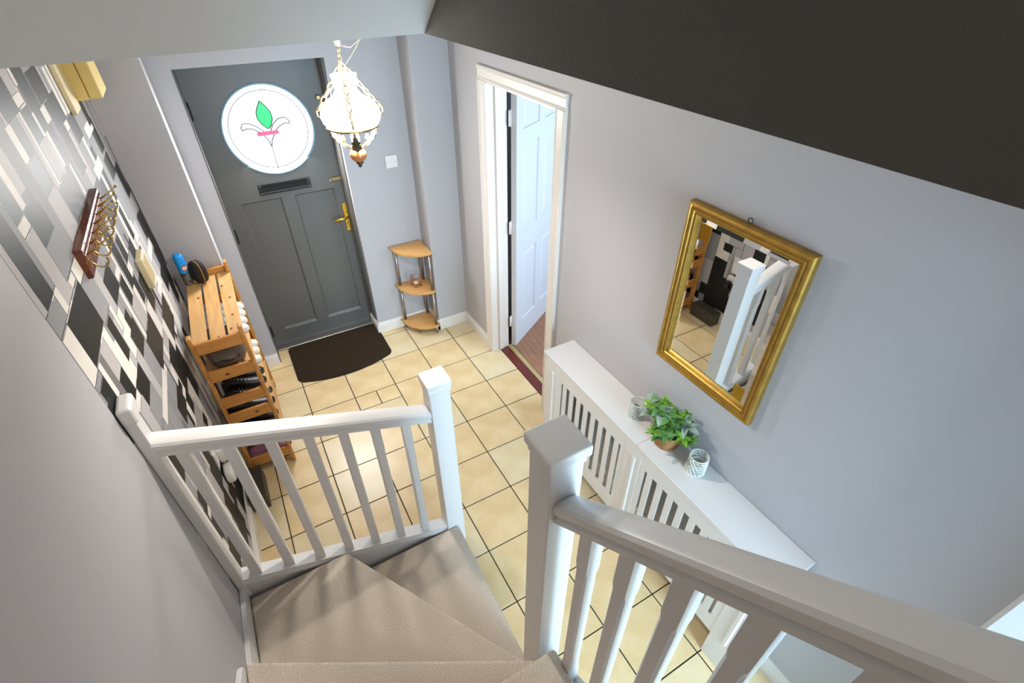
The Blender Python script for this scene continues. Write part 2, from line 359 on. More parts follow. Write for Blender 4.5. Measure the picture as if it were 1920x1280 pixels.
skirt('baseboard_front', (XL, YP, 0), (-1.114, YP, 0), (0, -1, 0))
skirt('baseboard_right', (XR, YP, 0), (XR, 0.672, 0), (-1, 0, 0))
skirt('baseboard_right', (XR, -0.245, 0), (XR, -2.35, 0), (-1, 0, 0))
skirt('baseboard_left', (XL, YP-0.016, 0), (XL, -0.75, 0), (1, 0, 0), t=0.018)
# --- inner doorway: lining, architrave, stops, threshold
tr = struct(empty('trim_1', (XR, 0.2, 0)))
def arch_side(y_in, y_out):
    s = 1 if y_out > y_in else -1
    w = abs(y_out - y_in)
    prof = [(0, 0), (w, 0), (w, 0.018), (w-0.012, 0.020), (w-0.022, 0.013), (0.018, 0.013), (0.012, 0.017), (0.004, 0.014), (0, 0.010)]
    return [(XR - b, y_in + s*a) for a, b in prof]
for (yi, yo) in ((DY1-0.012, 0.668), (DY0+0.012, -0.238)):
    pts = [(x, y, 0.0) for x, y in arch_side(yi, yo)]
    MB().prism(pts, (0, 0, 1.992)).build('architrave', 'trim', tr)
prof = [(0, 0), (0.075, 0), (0.075, 0.018), (0.063, 0.020), (0.053, 0.013), (0.018, 0.013), (0.012, 0.017), (0.004, 0.014), (0, 0.010)]
MB().prism([(XR-b, -0.238, 1.992+a) for a, b in prof], (0, 0.906, 0)).build('architrave', 'trim', tr)
box('door_lining', (XR, DY1-0.002, 0), (XR+0.14, DY1+0.02, DZ), 'trim', tr)
box('door_lining', (XR, DY0-0.02, 0), (XR+0.14, DY0+0.002, DZ), 'trim', tr)
box('door_lining', (XR, DY0, DZ-0.022), (XR+0.14, DY1, DZ), 'trim', tr)
box('door_stop', (XR+0.055, DY1-0.016, 0), (XR+0.095, DY1-0.002, DZ-0.022), 'trim', tr, 0.002)
box('door_stop', (XR+0.055, DY0+0.002, 0), (XR+0.095, DY0+0.016, DZ-0.022), 'trim', tr, 0.002)
box('door_stop', (XR+0.055, DY0+0.016, DZ-0.036), (XR+0.095, DY1-0.016, DZ-0.022), 'trim', tr, 0.002)
th = struct(empty('trim_2', (0.62, 0.2, 0)))
box('threshold', (0.585, DY0, -0.02), (0.655, DY1-0.004, 0.006), 'redwood', th, 0.002)
MB().prism([(0.655, DY0, -0.01), (0.655, DY0, 0.008), (0.672, DY0, 0.012), (0.692, DY0, 0.006), (0.692, DY0, -0.01)], (0, DY1-DY0, 0)).build('cover_strip', 'strip', th)
# --- door_2: the six-panel inner door standing open
d2 = struct(empty('door_2', (0.712, 0.560, 0.006), math.radians(32.0))); d2['local'] = True
def panel_door(parent, W, H, TH):
    # leaf runs +x from the hinge, its face towards -y
    mb = MB(); rec = 0.012
    mb.box((0, rec, 0), (W, TH-rec, H))
    xs = [(0, 0.095), (W/2-0.045, W/2+0.045), (W-0.095, W)]
    zr = [(0, 0.20), (0.80, 0.98), (1.58, 1.68), (H-0.10, H)]
    for y0, y1 in ((0, rec), (TH-rec, TH)):
        for a, b in xs: mb.box((a, y0, 0), (b, y1, H))
        for a, b in zr:
            for p, q in ((xs[0][1], xs[1][0]), (xs[1][1], xs[2][0])): mb.box((p, y0, a), (q, y1, b))
    mb.build('door_leaf', 'bluedoor', parent)
    for (za, zb) in ((0.20, 0.80), (0.98, 1.58), (1.68, H-0.10)):
        for p, q in ((xs[0][1], xs[1][0]), (xs[1][1], xs[2][0])):
            b = MB(); bm = b.bm; i = 0.035
            o = [(p+.004, rec, za+.004), (q-.004, rec, za+.004), (q-.004, rec, zb-.004), (p+.004, rec, zb-.004)]
            n = [(p+i, rec*0.25, za+i), (q-i, rec*0.25, za+i), (q-i, rec*0.25, zb-i), (p+i, rec*0.25, zb-i)]
            vo = [bm.verts.new(v) for v in o]; vn = [bm.verts.new(v) for v in n]
            bm.faces.new(vn)
            for k2 in range(4): bm.faces.new((vo[k2], vo[(k2+1) % 4], vn[(k2+1) % 4], vn[k2]))
            b.build('raised_panel', 'bluedoor', parent)
    for z in (0.20, 1.0, 1.72):
        h = MB().box((-0.030, 0.0385, z), (0.0, 0.0415, z+0.09)).tube([(-0.014, 0.036, z-0.004), (-0.014, 0.036, z+0.094)], 0.006).build('hinge', 'whitep', parent)
panel_door(d2, 0.745, 1.968, 0.040)
# --- door_1: the dark grey front door
YD = 1.505
d1 = struct(empty('door_1', (-0.6, YD, 0)))
GX, GZ, GR = -0.600, 1.657, 0.280
def front_door():
    mb = MB(); x0, x1, z0, z1 = -1.012, -0.178, 0.018, 2.10
    yb, yf = YD+0.044, YD
    mb.box((x0, YD+0.012, z0), (x1, yb, 1.24))
    for a, b in ((x0, -0.912), (-0.648, -0.562), (-0.282, x1)): mb.box((a, yf, z0), (b, YD+0.012, 1.24))
    for a, b in ((-0.912, -0.648), (-0.562, -0.282)):
        mb.box((a, yf, z0), (b, YD+0.012, 0.157)); mb.box((a, yf, 1.217), (b, YD+0.012, 1.24))
    bm = mb.bm; n = 72; fr, bk, of, ob = [], [], [], []
    for i in range(n):
        t = 2*math.pi*i/n; c, s = math.cos(t), math.sin(t)
        hx = (x1-GX if c > 0 else GX-x0); hz = (z1-GZ if s > 0 else GZ-1.24)
        q = min(hx/abs(c) if abs(c) > 1e-6 else 9, hz/abs(s) if abs(s) > 1e-6 else 9)
        fr.append(bm.verts.new((GX+GR*c, yf, GZ+GR*s))); bk.append(bm.verts.new((GX+GR*c, yb, GZ+GR*s)))
        of.append(bm.verts.new((GX+q*c, yf, GZ+q*s)))
    cs = [bm.verts.new((x, yf, z)) for x, z in ((x1, z1), (x0, z1), (x0, 1.24), (x1, 1.24))]
    for i in range(n):
        j = (i+1) % n
        bm.faces.new((fr[i], fr[j], of[j], of[i])); bm.faces.new((fr[i], bk[i], bk[j], fr[j]))
        a, b = of[i].co, of[j].co
        for cv in cs:
            if abs(a.x-b.x) > 1e-5 and abs(a.z-b.z) > 1e-5 and abs(cv.co.x-max((a.x, b.x), key=lambda v: abs(v-GX))) < 1e-3 and abs(cv.co.z-max((a.z, b.z), key=lambda v: abs(v-GZ))) < 1e-3:
                bm.faces.new((of[i], of[j], cv))
    mb.build('door_leaf', 'doorgrey', d1)
    for a, b in ((-0.912, -0.648), (-0.562, -0.282)):       # planted mouldings round the two panels
        for lo, hi in (((a, yf+.001, 0.157), (a+.012, YD+.0121, 1.217)), ((b-.012, yf+.001, 0.157), (b, YD+.0121, 1.217)), ((a, yf+.001, 0.157), (b, YD+.0121, 0.172)), ((a, yf+.001, 1.205), (b, YD+.0121, 1.217))):
            pass
        MB().prism([(a, YD+.0125, 0.157), (a, YD+.001, 0.157), (a, YD+.0125, 0.178)], (b-a, 0, 0)).build('panel_moulding', 'doorgrey', d1)
        MB().prism([(a, YD+.0125, 1.217), (a, YD+.001, 1.217), (a, YD+.0125, 1.205)], (b-a, 0, 0)).build('panel_moulding', 'doorgrey', d1)
        MB().prism([(a, YD+.0125, 0.157), (a, YD+.001, 0.157), (a+.012, YD+.0125, 0.157)], (0, 0, 1.06)).build('panel_moulding', 'doorgrey', d1)
        MB().prism([(b, YD+.0125, 0.157), (b, YD+.001, 0.157), (b-.012, YD+.0125, 0.157)], (0, 0, 1.06)).build('panel_moulding', 'doorgrey', d1)
front_door()
def ring(c, r, rr, n=64): return [(c[0]+r*math.cos(2*math.pi*i/n), c[1], c[2]+r*math.sin(2*math.pi*i/n)) for i in range(n)]
MB().tube(ring((GX, YD+0.002, GZ), GR-0.003, 0), 0.007, 8, True).build('glazing_bead', 'rim', d1)
def disc(name, outline, y, m, parent):
    return MB().prism([(x, y, z) for x, z in outline], (0, 0.004, 0)).build(name, m, parent)
pane = disc('glass_pane', [(GX+(GR-.002)*math.cos(2*math.pi*i/64), GZ+(GR-.002)*math.sin(2*math.pi*i/64)) for i in range(64)], YD+0.016, 'glassw', d1)
def gp(u, v):      # glass point from the window centre, metres
    return (GX+u-.014, GZ+v+.024)
leaf = [(0.002, 0.155), (0.025, 0.125), (0.048, 0.085), (0.050, 0.045), (0.032, 0.005), (0.018, -0.012), (0.004, -0.012), (-0.022, 0.015), (-0.040, 0.055), (-0.036, 0.092), (-0.018, 0.125)]
disc('glass_leaf', [gp(*p) for p in leaf], YD+0.011, 'glassg', pane)
bar = [(-0.058+0.010*math.cos(a), -0.041+0.012*math.sin(a)) for a in [math.pi/2+math.pi*i/6 for i in range(7)]] + [(0.058+0.010*math.cos(a), -0.041+0.012*math.sin(a)) for a in [-math.pi/2+math.pi*i/6 for i in range(7)]]
disc('glass_bar', [gp(*p) for p in bar], YD+0.011, 'glassr', pane)
disc('glass_stem', [gp(*p) for p in ((-0.003, -0.13), (0.004, -0.13), (0.005, -0.19), (-0.002, -0.19))], YD+0.012, 'glassy', pane)
lead = MB()
def lline(pts, r=0.0032): lead.tube([(gp(u, v)[0], YD+0.009, gp(u, v)[1]) for u, v in pts], r, 6)
lline(leaf + leaf[:1])
lline([(-0.02, -0.028), (-0.055, 0.005), (-0.095, 0.03), (-0.135, 0.034), (-0.150, 0.01), (-0.146, -0.008)]); lline([(-0.146, -0.008), (-0.115, 0.002), (-0.08, -0.006), (-0.045, -0.032)])
lline([(0.02, -0.028), (0.045, 0.012), (0.085, 0.04), (0.125, 0.044), (0.146, 0.02), (0.148, 0.004)]); lline([(0.148, 0.004), (0.115, 0.008), (0.08, -0.006), (0.05, -0.03)])
lline([(-0.03, -0.053), (-0.012, -0.08), (0.0, -0.125)]); lline([(0.035, -0.053), (0.012, -0.085), (0.0, -0.125)]); lline([(0.0, -0.125), (0.0, -0.27)], 0.0024)
lead.build('lead_came', 'lead', pane)
MB().tube(ring((GX, YD+0.013, GZ), 0.238, 0), 0.0022, 6, True).build('lead_ring', 'lead', pane)
# letter plate
lp = MB(); a0, a1, b0, b1 = -0.776, -0.434, 1.252, 1.328
lp.box((a0, YD-0.007, b0), (a1, YD, b0+0.016), 0.002); lp.box((a0, YD-0.007, b1-0.016), (a1, YD, b1), 0.002); lp.box((a0, YD-0.007, b0+.016), (a0+0.026, YD, b1-.016), 0.002); lp.box((a1-0.026, YD-0.007, b0+.016), (a1, YD, b1-.016), 0.002)
lpo = lp.build('letter_plate', 'black', d1)
box('flap', (a0+.026, YD-0.003, b0+.016), (a1-.026, YD, b1-.016), 'dark0', lpo)
sc = MB()
for x in (a0+.012, a1-.012):
    for z in (b0+.012, b1-.012): sc.sphere((x, YD-.008, z), .004, (1, .6, 1), 8, 6)
sc.build('screw', 'steel', lpo)
# lever handle, night latch, chain, bolt, hinges
hp = box('handle_plate', (-0.256, YD-0.008, 0.872), (-0.222, YD, 1.094), 'brass', d1, 0.003, 2)
MB().tube([(-0.239, YD-0.008, 1.0), (-0.239, YD-0.05, 1.0), (-0.247, YD-0.058, 0.998), (-0.345, YD-0.058, 0.985)], 0.0085, 10).build('lever', 'brass', hp)
MB().lathe([(0.009, 0), (0.009, 0.002)], n=12).build('keyhole', 'oldbrass', hp, loc=(-0.239, YD-0.009, 0.93), rot=(math.pi/2, 0, 0))
nl = box('night_latch', (-0.292, YD-0.014, 1.270), (-0.200, YD, 1.296), 'oldbrass', d1, 0.003)
MB().sphere((-0.298, YD-.012, 1.276), .009).build('latch_knob', 'steel', nl)
ck = box('chain_keep', (-0.2052-0.012, YD-0.05, 1.23), (-0.2052, YD-0.025, 1.29), 'oldbrass', d1, 0.002)
for i in range(8):
    z = 1.225 - i*0.019
    pts = [(-0.2115+(0.0045*math.cos(t) if i % 2 else 0), YD-0.037+(0 if i % 2 else 0.0045*math.cos(t)), z+0.012*math.sin(t)) for t in [2*math.pi*j/10 for j in range(10)]]
    MB().tube(pts, 0.0016, 5, True).build('chain_link', 'oldbrass', ck)
MB().lathe([(0.017, 0), (0.017, 0.006), (0.012, 0.012)], n=16).build('lock_rose', 'oldbrass', d1, loc=(-0.255, YD, 1.82), rot=(math.pi/2, 0, 0))
bt = box('bolt', (-0.206, YD-0.012, 1.90), (-0.186, YD, 2.06), 'oldbrass', d1, 0.002)
for z in (1.82, 1.0, 0.17):
    MB().box((-1.022, YD-0.004, z-.05), (-1.0, YD+.001, z+.05)).tube([(-1.014, YD-.006, z-.054), (-1.014, YD-.006, z+.054)], .006).build('hinge', 'black', d1)
# frame of the front door lining the recess, and its sill
fr = struct(empty('trim_3', (-0.6, 1.5, 0)))
box('door_frame', (-1.0195, 1.309, 0), (-1.0125, 1.56, 2.0715), 'doorgrey', fr)
box('door_frame', (-0.2045-.012, 1.35, 0.12), (-0.2052, 1.503, 2.0715), 'doorgrey', fr, .002)
box('door_frame', (-0.178, 1.475, 0), (-0.2045, 1.56, 2.10), 'doorgrey', fr)
box('door_frame', (-1.0195, 1.49, 2.045), (-0.2045, 1.504, 2.0715), 'doorgrey', fr)
box('sill', (-1.018, 1.45, 0.0), (-0.206, 1.51, 0.016), 'steel', fr, 0.003)
struct(box('wall_front', (-1.15, 1.56, 0.0), (0.0, 1.60, ZC), 'wall'))
# ------------------------------------------------------------------ staircase
NX, NY = -0.443, -1.636
FX, FY = -0.4355, -0.767
st = tag(empty('staircase', (-0.93, -1.4, 0)), 'beige carpeted winder staircase with white strings, turning down to the tiled hall', 'staircase')
def step(pts, z, nose, h=0.2):
    # pts: top outline; nose: indices of the two nosing corners
    q = [Vector((x, y, z)) for x, y in pts]
    b = MB(); b.prism(q, (0, 0, -0.038), bev=0.013)
    tr_ = b.build('tread', 'carpet', st)
    for p in tr_.data.polygons: p.use_smooth = True
    c = sum(q, Vector())/len(q); a, e = q[nose[0]], q[nose[1]]
    n = (e-a).cross(Vector((0, 0, 1))).normalized()
    if n.dot(c-a) < 0: n = -n
    r = [v.copy() for v in q]
    for i in nose: r[i] += n*0.020
    r = [v + (c-v)*0.002 + Vector((0, 0, -0.036)) for v in r]
    MB().prism(r, (0, 0, -(h-0.036))).build('riser', 'carpet', st)
WX = -1.384
step([(-0.425, -0.812), (-0.437, -1.592), (-0.52, -1.62), (-0.99, -0.812)], 0.2, (0, 1))
step([(-0.968, -0.812), (-0.480, -1.606), (-0.52, -1.69), (WX, -1.20), (WX, -0.812)], 0.4, (0, 1))
step([(WX, -1.172), (-0.492, -1.668), (-0.492, -1.78), (WX, -1.78)], 0.6, (0, 1))
step([(WX, -1.727), (-0.4585, -1.727), (-0.4585, -1.99), (WX, -1.99)], 0.8, (0, 1))
for i in range(9):
    y = -1.727 - 0.2245*(i+1)
    step([(WX, y), (-0.4585, y), (-0.4585, y-0.262), (WX, y-0.262)], 1.0+0.2*i, (0, 1))
sl = 0.89
def yz(x, pts, t, name, m, parent): return MB().prism([(x, y, z) for y, z in pts], (t, 0, 0), 0.003).build(name, m, parent)
yz(XL+0.001, [(-0.80, 0.0), (-0.80, 0.475), (-1.17, 0.50), (-1.20, 0.63), (-1.70, 0.93), (-3.6, 2.62), (-3.6, 2.2), (-1.9, 0.55), (-1.2, 0.0)], 0.019, 'wall_string', 'white', st)
MB().prism([(-1.404, -0.790, 0.0), (-1.404, -0.790, 0.50), (-0.482, -0.790, 0.172), (-0.482, -0.790, 0.0)], (0, 0.03, 0)).build('string', 'white', st)
yz(-0.458, [(-1.682, 0.10), (-1.682, 0.575), (-3.75, 0.575+sl*2.068), (-3.75, 0.2+sl*2.068)], 0.034, 'string', 'white', st)
yz(-0.452, [(-1.683, 0.0), (-1.683, 0.09), (-2.34, 0.09+sl*0.66), (-2.34, 0.0)], 0.022, 'under_stair_panel', 'white', st)
# ------------------------------------------------------------------ balustrades
def baluster_mesh(h, w=0.018):
    b = MB(); bm = b.bm; rings = []
    for z, c in ((0, .0006), (0.14, .0006), (0.165, .0062), (h-0.175, .0062), (h-0.15, .0006), (h, .0006)):
        p = [(w-c, -w), (w, -w+c), (w, w-c), (w-c, w), (-w+c, w), (-w, w-c), (-w, -w+c), (-w+c, -w)]
        rings.append([bm.verts.new((x, y, z)) for x, y in p])
    for a, e in zip(rings, rings[1:]):
        for i in range(8): bm.faces.new((a[i], a[(i+1) % 8], e[(i+1) % 8], e[i]))
    bm.faces.new(rings[0][::-1]); bm.faces.new(rings[-1]); return b.mesh('baluster', 'white')
RAIL = [(-.030, 0), (-.030, .012), (-.024, .019), (-.033, .028), (-.036, .038), (-.035, .048), (-.029, .056), (-.019, .060), (0, .0615), (.019, .060), (.029, .056), (.035, .048), (.036, .038), (.033, .028), (.024, .019), (.030, .012), (.030, 0)]
BASE = [(-.033, 0), (-.033, .014), (-.027, .018), (-.027, .024), (-.031, .030), (-.031, .036), (.031, .036), (.031, .030), (.027, .024), (.027, .018), (.033, .014), (.033, 0)]
def newel(parent, x, y, z1, w, cw):
    o = MB().box((x-w, y-w, 0.0), (x+w, y+w, z1-0.03), 0.003).build('newel_post', 'white', parent)
    c = MB(); c.box((x-w-.004, y-w-.004, z1-0.058), (x+w+.004, y+w+.004, z1-0.034), 0.004, 2)
    c.box((x-cw, y-cw, z1-0.034), (x+cw, y+cw, z1), 0.007, 3)
    c.build('newel_cap', 'white', o); return o
bl = tag(empty('balustrade', (FX, FY, 0)), 'white landing-side balustrade running from wall post to lower square newel, seven balusters', 'balustrade')
newel(bl, FX, FY, 1.21, 0.0455, 0.0545)
s1 = 0.355
def zb(x): return 0.243 + s1*(-0.589-x)
def zh(x): return 1.032 + s1*(-0.589-x)
x0, x1 = -1.383, FX-0.045
o = MB().prism([(x0, -0.772+u, zh(x0)+v*1.06) for u, v in RAIL], (x1-x0, 0, zh(x1)-zh(x0))).build('handrail', 'white', bl)
for p in o.data.polygons: p.use_smooth = len(p.vertices) == 4
o.data.set_sharp_from_angle(angle=math.radians(28))
MB().prism([(XL+.003, -0.772+u, zb(XL)-.037+v*1.06) for u, v in BASE], (x1-XL, 0, zb(x1)-zb(XL))).build('base_rail', 'white', bl)
bm1 = baluster_mesh(0.822)
for x in (-1.320, -1.196, -1.073, -0.952, -0.832, -0.712, -0.589):
    link('baluster', bm1, bl, (x, -0.772, zb(x)-0.012))
wp_ = MB().box((XL+0.0005, -0.806, 0.40), (-1.372, -0.738, 1.475), 0.004, 2).build('wall_post', 'white', bl)
c = MB(); c.box((XL+0.0005, -0.816, 1.468), (-1.362, -0.726, 1.532), 0.012, 3); c.build('post_cap', 'white', wp_)
b2 = tag(empty('balustrade', (NX, NY, 0)), 'white upper balustrade with broad square newel at the inside of the stair turn', 'balustrade')
newel(b2, NX, NY, 1.705, 0.0465, 0.0585)
def zn(y): return 1.455 + sl*(-1.68-y)
def zs(y): return 0.600 + sl*(-1.70-y)
y0, y1 = NY-0.046, -3.7
o = MB().prism([(NX+u, y0, zn(y0)+v*1.3) for u, v in RAIL], (0, y1-y0, zn(y1)-zn(y0))).build('handrail', 'white', b2)
for p in o.data.polygons: p.use_smooth = len(p.vertices) == 4
o.data.set_sharp_from_angle(angle=math.radians(28))
MB().prism([(NX+u, y0, zs(y0)-.049+v*1.35) for u, v in BASE], (0, y1-y0, zs(y1)-zs(y0))).build('base_rail', 'white', b2)
bm2 = baluster_mesh(0.90, .020)
for i in range(14):
    y = -1.792 - 0.1185*i
    link('baluster', bm2, b2, (NX, y, zs(y)-0.02))
# ------------------------------------------------------------------ radiator cover
rc = tag(empty('radiator_cover', (0.43, -1.2, 0)), 'long white slatted radiator cover against the grey wall under the mirror', 'radiator cover')
for a, b in ((-1.218, -0.438), (-1.966, -1.2185)): box('top_board', (0.320, a, 0.793), (0.5215, b, 0.812), 'white', rc, 0.002)
PX0, PX1 = 0.330, 0.348
for a, b in ((-0.572, -0.450), (-1.252, -1.145), (-1.952, -1.838)):
    po = box('post', (PX0, a, 0.0), (PX1, b, 0.793), 'white', rc, 0.001)
    c = (a+b)/2 - 0.012
    MB().prism([(PX0, c-.012, .0), (PX0-.007, c-.006, .0), (PX0-.007, c+.006, .0), (PX0, c+.012, .0)], (0, 0, 0.50)).build('bead', 'white', po, loc=(0, 0, 0.21))
for a, b, n in ((-1.145, -0.572, 9), (-1.838, -1.252, 9)):
    box('rail', (PX0+.002, a, 0.695), (PX1-.002, b, 0.7925), 'white', rc); box('rail', (PX0+.002, a, 0.185), (PX1-.002, b, 0.285), 'white', rc)
    p = (b-a)/n
    sm = MB().box((PX0+.002, -0.0165, 0.285), (PX0+.010, 0.0165, 0.695), 0.0008).mesh('slat', 'white')
    for i in range(n+1):
        link('slat', sm, rc, (0, min(max(a + p*i, a+0.0165), b-0.0165), 0))
for y in (-0.462, -1.95): box('side_panel', (PX1, y, 0.0), (0.5215-.017, y+0.012, 0.793), 'white', rc)
# ------------------------------------------------------------------ mirror
mi = tag(empty('wall_mirror', (0.51, -1.307, 1.515)), 'rectangular mirror in a moulded gold frame hanging on the grey wall', 'mirror')
def frame():
    b = MB(); bm = b.bm
    prof = [(0, 0), (0, .022), (.004, .030), (.012, .032), (.015, .026), (.021, .026), (.024, .030), (.029, .030), (.032, .023), (.037, .023), (.040, .026), (.044, .022), (.046, .012), (.046, 0)]
    rings = []
    for d, h in prof:
        rings.append([bm.verts.new((XR-0.001-h, y, z)) for y, z in ((-1.556+d, 1.162+d), (-1.060-d, 1.162+d), (-1.060-d, 1.870-d), (-1.556+d, 1.870-d))])
    rings.append(rings[0])
    for a, e in zip(rings, rings[1:]):
        for i in range(4): bm.faces.new((a[i], a[(i+1) % 4], e[(i+1) % 4], e[i]))
    return b.build('frame', 'gold', mi)
frame()
def glass():
    b = MB(); bm = b.bm; y0, y1, z0, z1 = -1.511, -1.105, 1.207, 1.825; d = 0.022
    o = [bm.verts.new((XR-.010, y, z)) for y, z in ((y0, z0), (y1, z0), (y1, z1), (y0, z1))]
    i_ = [bm.verts.new((XR-.0125, y, z)) for y, z in ((y0+d, z0+d), (y1-d, z0+d), (y1-d, z1-d), (y0+d, z1-d))]
    k_ = [bm.verts.new((XR-.004, v.co.y, v.co.z)) for v in o]
    bm.faces.new(i_); bm.faces.new(k_[::-1])
    for q in range(4):
        bm.faces.new((o[q], o[(q+1) % 4], i_[(q+1) % 4], i_[q])); bm.faces.new((k_[q], k_[(q+1) % 4], o[(q+1) % 4], o[q]))
    return b.build('mirror_glass', 'mirror', mi)
glass()
box('corner_plate', (XR-.0145, -1.170, 1.745), (XR-.0122, -1.125, 1.805), 'brass', mi)
box('corner_plate', (XR-.0145, -1.492, 1.226), (XR-.0122, -1.447, 1.286), 'brass', mi)
MB().tube([(XR-.012+0.0, -1.305+.009*math.cos(t), 1.882+.009*math.sin(t)) for t in [2*math.pi*i/14 for i in range(14)]], .0022, 6, True).build('hanging_ring', 'bronze', mi)
# ------------------------------------------------------------------ votives and plant on the radiator cover
def votive(x, y, r, h, waist, label):
    o = tag(empty('votive_holder', (x, y, 0.812)), label, 'candle holder', None)
    b = MB(); bm = b.bm; n, m = 14, 6; V = []
    def rad(t): return r*(1 - waist*math.sin(math.pi*t)**2)
    for j in range(m+1):
        t = j/m
        V.append([bm.verts.new((x+rad(t)*math.cos(2*math.pi*(i+.5*(j % 2))/n), y+rad(t)*math.sin(2*math.pi*(i+.5*(j % 2))/n), 0.812+h*t)) for i in range(n)])
    for j in range(m):
        for i in range(n):
            a, c2 = V[j], V[j+1]; s = j % 2
            bm.faces.new((a[i], a[(i+1) % n], c2[(i+s) % n])); bm.faces.new((a[(i+1) % n], c2[(i+1+s) % n], c2[(i+s) % n]))
    bm.verts.ensure_lookup_table()
    lat = b.build('lattice', 'votive', o)
    w = lat.modifiers.new('cut_work', 'WIREFRAME'); w.thickness = 0.0060; w.use_even_offset = False
    MB().lathe([(r-.006, .004), (rad(.5)-.007, h*.5), (rad(.62)-.007, h*.62), (rad(.62)-.010, h*.62), (rad(.5)-.010, h*.5), (r-.012, .012)], (x, y, .812), 24).build('liner', 'frost', o)
    MB().tube([(x+r*math.cos(2*math.pi*i/28), y+r*math.sin(2*math.pi*i/28), .812+h) for i in range(28)], .0026, 6, True).build('rim', 'votive', o)
    MB().lathe([(r, 0), (r, .006), (r-.004, .006), (r-.004, 0)], (x, y, .812), 28).build('foot', 'votive', o)
    return o
votive(0.433, -1.075, 0.036, 0.092, 0.13, 'white lace-cut candle holder with a narrow waist, beyond the potted plant')
votive(0.445, -1.448, 0.038, 0.090, 0.0, 'straight white lace-cut candle holder, nearer the camera than the potted plant')
px, py, pz = 0.445, -1.270, 0.812
pp = tag(empty('potted_plant', (px, py, pz)), 'leafy green plant in a small wicker basket on the radiator cover', 'plant')
bk = MB(); n = 40; bm = bk.bm; rings = []
for j in range(15):
    t = j/14; r = 0.050 + 0.019*t**0.7
    rings.append([bm.verts.new((px+(r+.0028*(1 if (i//2+j) % 2 else -1))*math.cos(2*math.pi*i/n), py+(r+.0028*(1 if (i//2+j) % 2 else -1))*math.sin(2*math.pi*i/n), pz+.085*t)) for i in range(n)])
for a, e in zip(rings, rings[1:]):
    for i in range(n): bm.faces.new((a[i], a[(i+1) % n], e[(i+1) % n], e[i])).smooth = True
bm.faces.new(rings[0][::-1])
bso = bk.build('basket', 'basket', pp)
MB().tube([(px+.070*math.cos(2*math.pi*i/32), py+.070*math.sin(2*math.pi*i/32), pz+.085+.002*(i % 2)) for i in range(32)], .0045, 6, True).build('basket_rim', 'basket', bso)
MB().lathe([(.064, .066), (.045, .074), (.002, .078)], (px, py, pz), 20).build('moss', 'soil', bso)
def leafmesh(name, L, W, m, curl, cup):
    b = MB(); bm = b.bm; N = 6; rows = []
    for i in range(N+1):
        t = i/N; w = W*math.sin(math.pi*min(t*.94+.06, 1))**.8*(1-.35*t) if i < N else 0.0008
        x = L*t; z = curl*L*t*t
        rows.append([bm.verts.new((x, -w, z+cup*w)), bm.verts.new((x, 0, z)), bm.verts.new((x, w, z+cup*w))])
    for a, e in zip(rows, rows[1:]):
        for k_ in (0, 1): bm.faces.new((a[k_], a[k_+1], e[k_+1], e[k_])).smooth = True
    return b.mesh(name, m)
LM = [leafmesh('leaf', .040, .011, 'leafg', -.25, .3), leafmesh('leaf', .036, .010, 'leafm', -.2, .3), leafmesh('leaf', .052, .015, 'leafs', -.45, .25), leafmesh('leaf', .030, .010, 'leafg', .1, .4), leafmesh('leaf', .045, .013, 'leafm', -.4, .2)]
rp = random.Random(5)
def put_leaf(k_, pos, az, el, roll, sc):
    o = link('leaf', LM[k_], pp, pos, (0, 0, 0), (sc, sc, sc))
    o.rotation_euler = (Matrix.Rotation(az, 3, 'Z') @ Matrix.Rotation(-el, 3, 'Y') @ Matrix.Rotation(roll, 3, 'X')).to_euler()
stems = MB(); tips = []
for s in range(40):
    az = s*2.399; el = rp.uniform(.42, 1.35); L = rp.uniform(.07, .145) if el > .7 else rp.uniform(.06, .11)
    base = Vector((px+.03*math.cos(az)*rp.random(), py+.03*math.sin(az)*rp.random(), pz+.074))
    tip = base + Vector((math.cos(az)*math.cos(el), math.sin(az)*math.cos(el)*1.2, math.sin(el)))*L
    if tip.x > .490: tip.x = .490 - rp.random()*.02
    mid = (base+tip)/2 + Vector((0, 0, .012)); stems.tube([base, mid, tip], .0014, 5)
    kind = rp.choice((0, 0, 1, 1, 2, 2, 3, 4)); nl_ = rp.choice((5, 6, 7))
    for q in range(nl_):
        a2 = az + 2*math.pi*q/nl_ + rp.uniform(-.2, .2); e2 = rp.uniform(.05, .75)
        if tip.x > .455 and math.cos(a2) > .2: a2 += math.pi
        put_leaf(kind, tip, a2, e2, rp.uniform(-.3, .3), rp.uniform(.85, 1.3))
    for q in range(2):
        put_leaf(kind, mid, az+rp.uniform(1, 2)*(1 if q else -1), rp.uniform(.1, .6), 0, rp.uniform(.6, .9))
stems.build('stems', 'stem', pp)
# ------------------------------------------------------------------ pendant lamp
LX, LY = -0.512, -0.5
pl = tag(empty('pendant_lamp', (LX, LY, ZC)), 'lit oil-lamp style pendant with white glass shade, brass chains and copper ball', 'pendant lamp')
MB().lathe([(.036, 0), (.036, -.010), (.022, -.026), (.010, -.034), (.008, -.05), (.004, -.052)], (LX, LY, ZC), 24).build('ceiling_rose', 'palebrass', pl)
def chain(p, q, parent, n, r=.0022, half=.011):
    p, q = Vector(p), Vector(q); d = (q-p).normalized(); u = d.orthogonal().normalized(); w = d.cross(u)
    for i in range(n):
        c = p + (q-p)*((i+.5)/n); s = u if i % 2 else w; L = (q-p).length/n*.62
        pts = [c + d*(L*math.sin(t)) + s*(half*.55*math.cos(t)) for t in [2*math.pi*k/12 for k in range(12)]]
        MB().tube(pts, r, 5, True).build('chain_link', 'palebrass', parent)
chain((LX, LY, ZC-.05), (LX-.004, LY, 2.296), pl, 4)
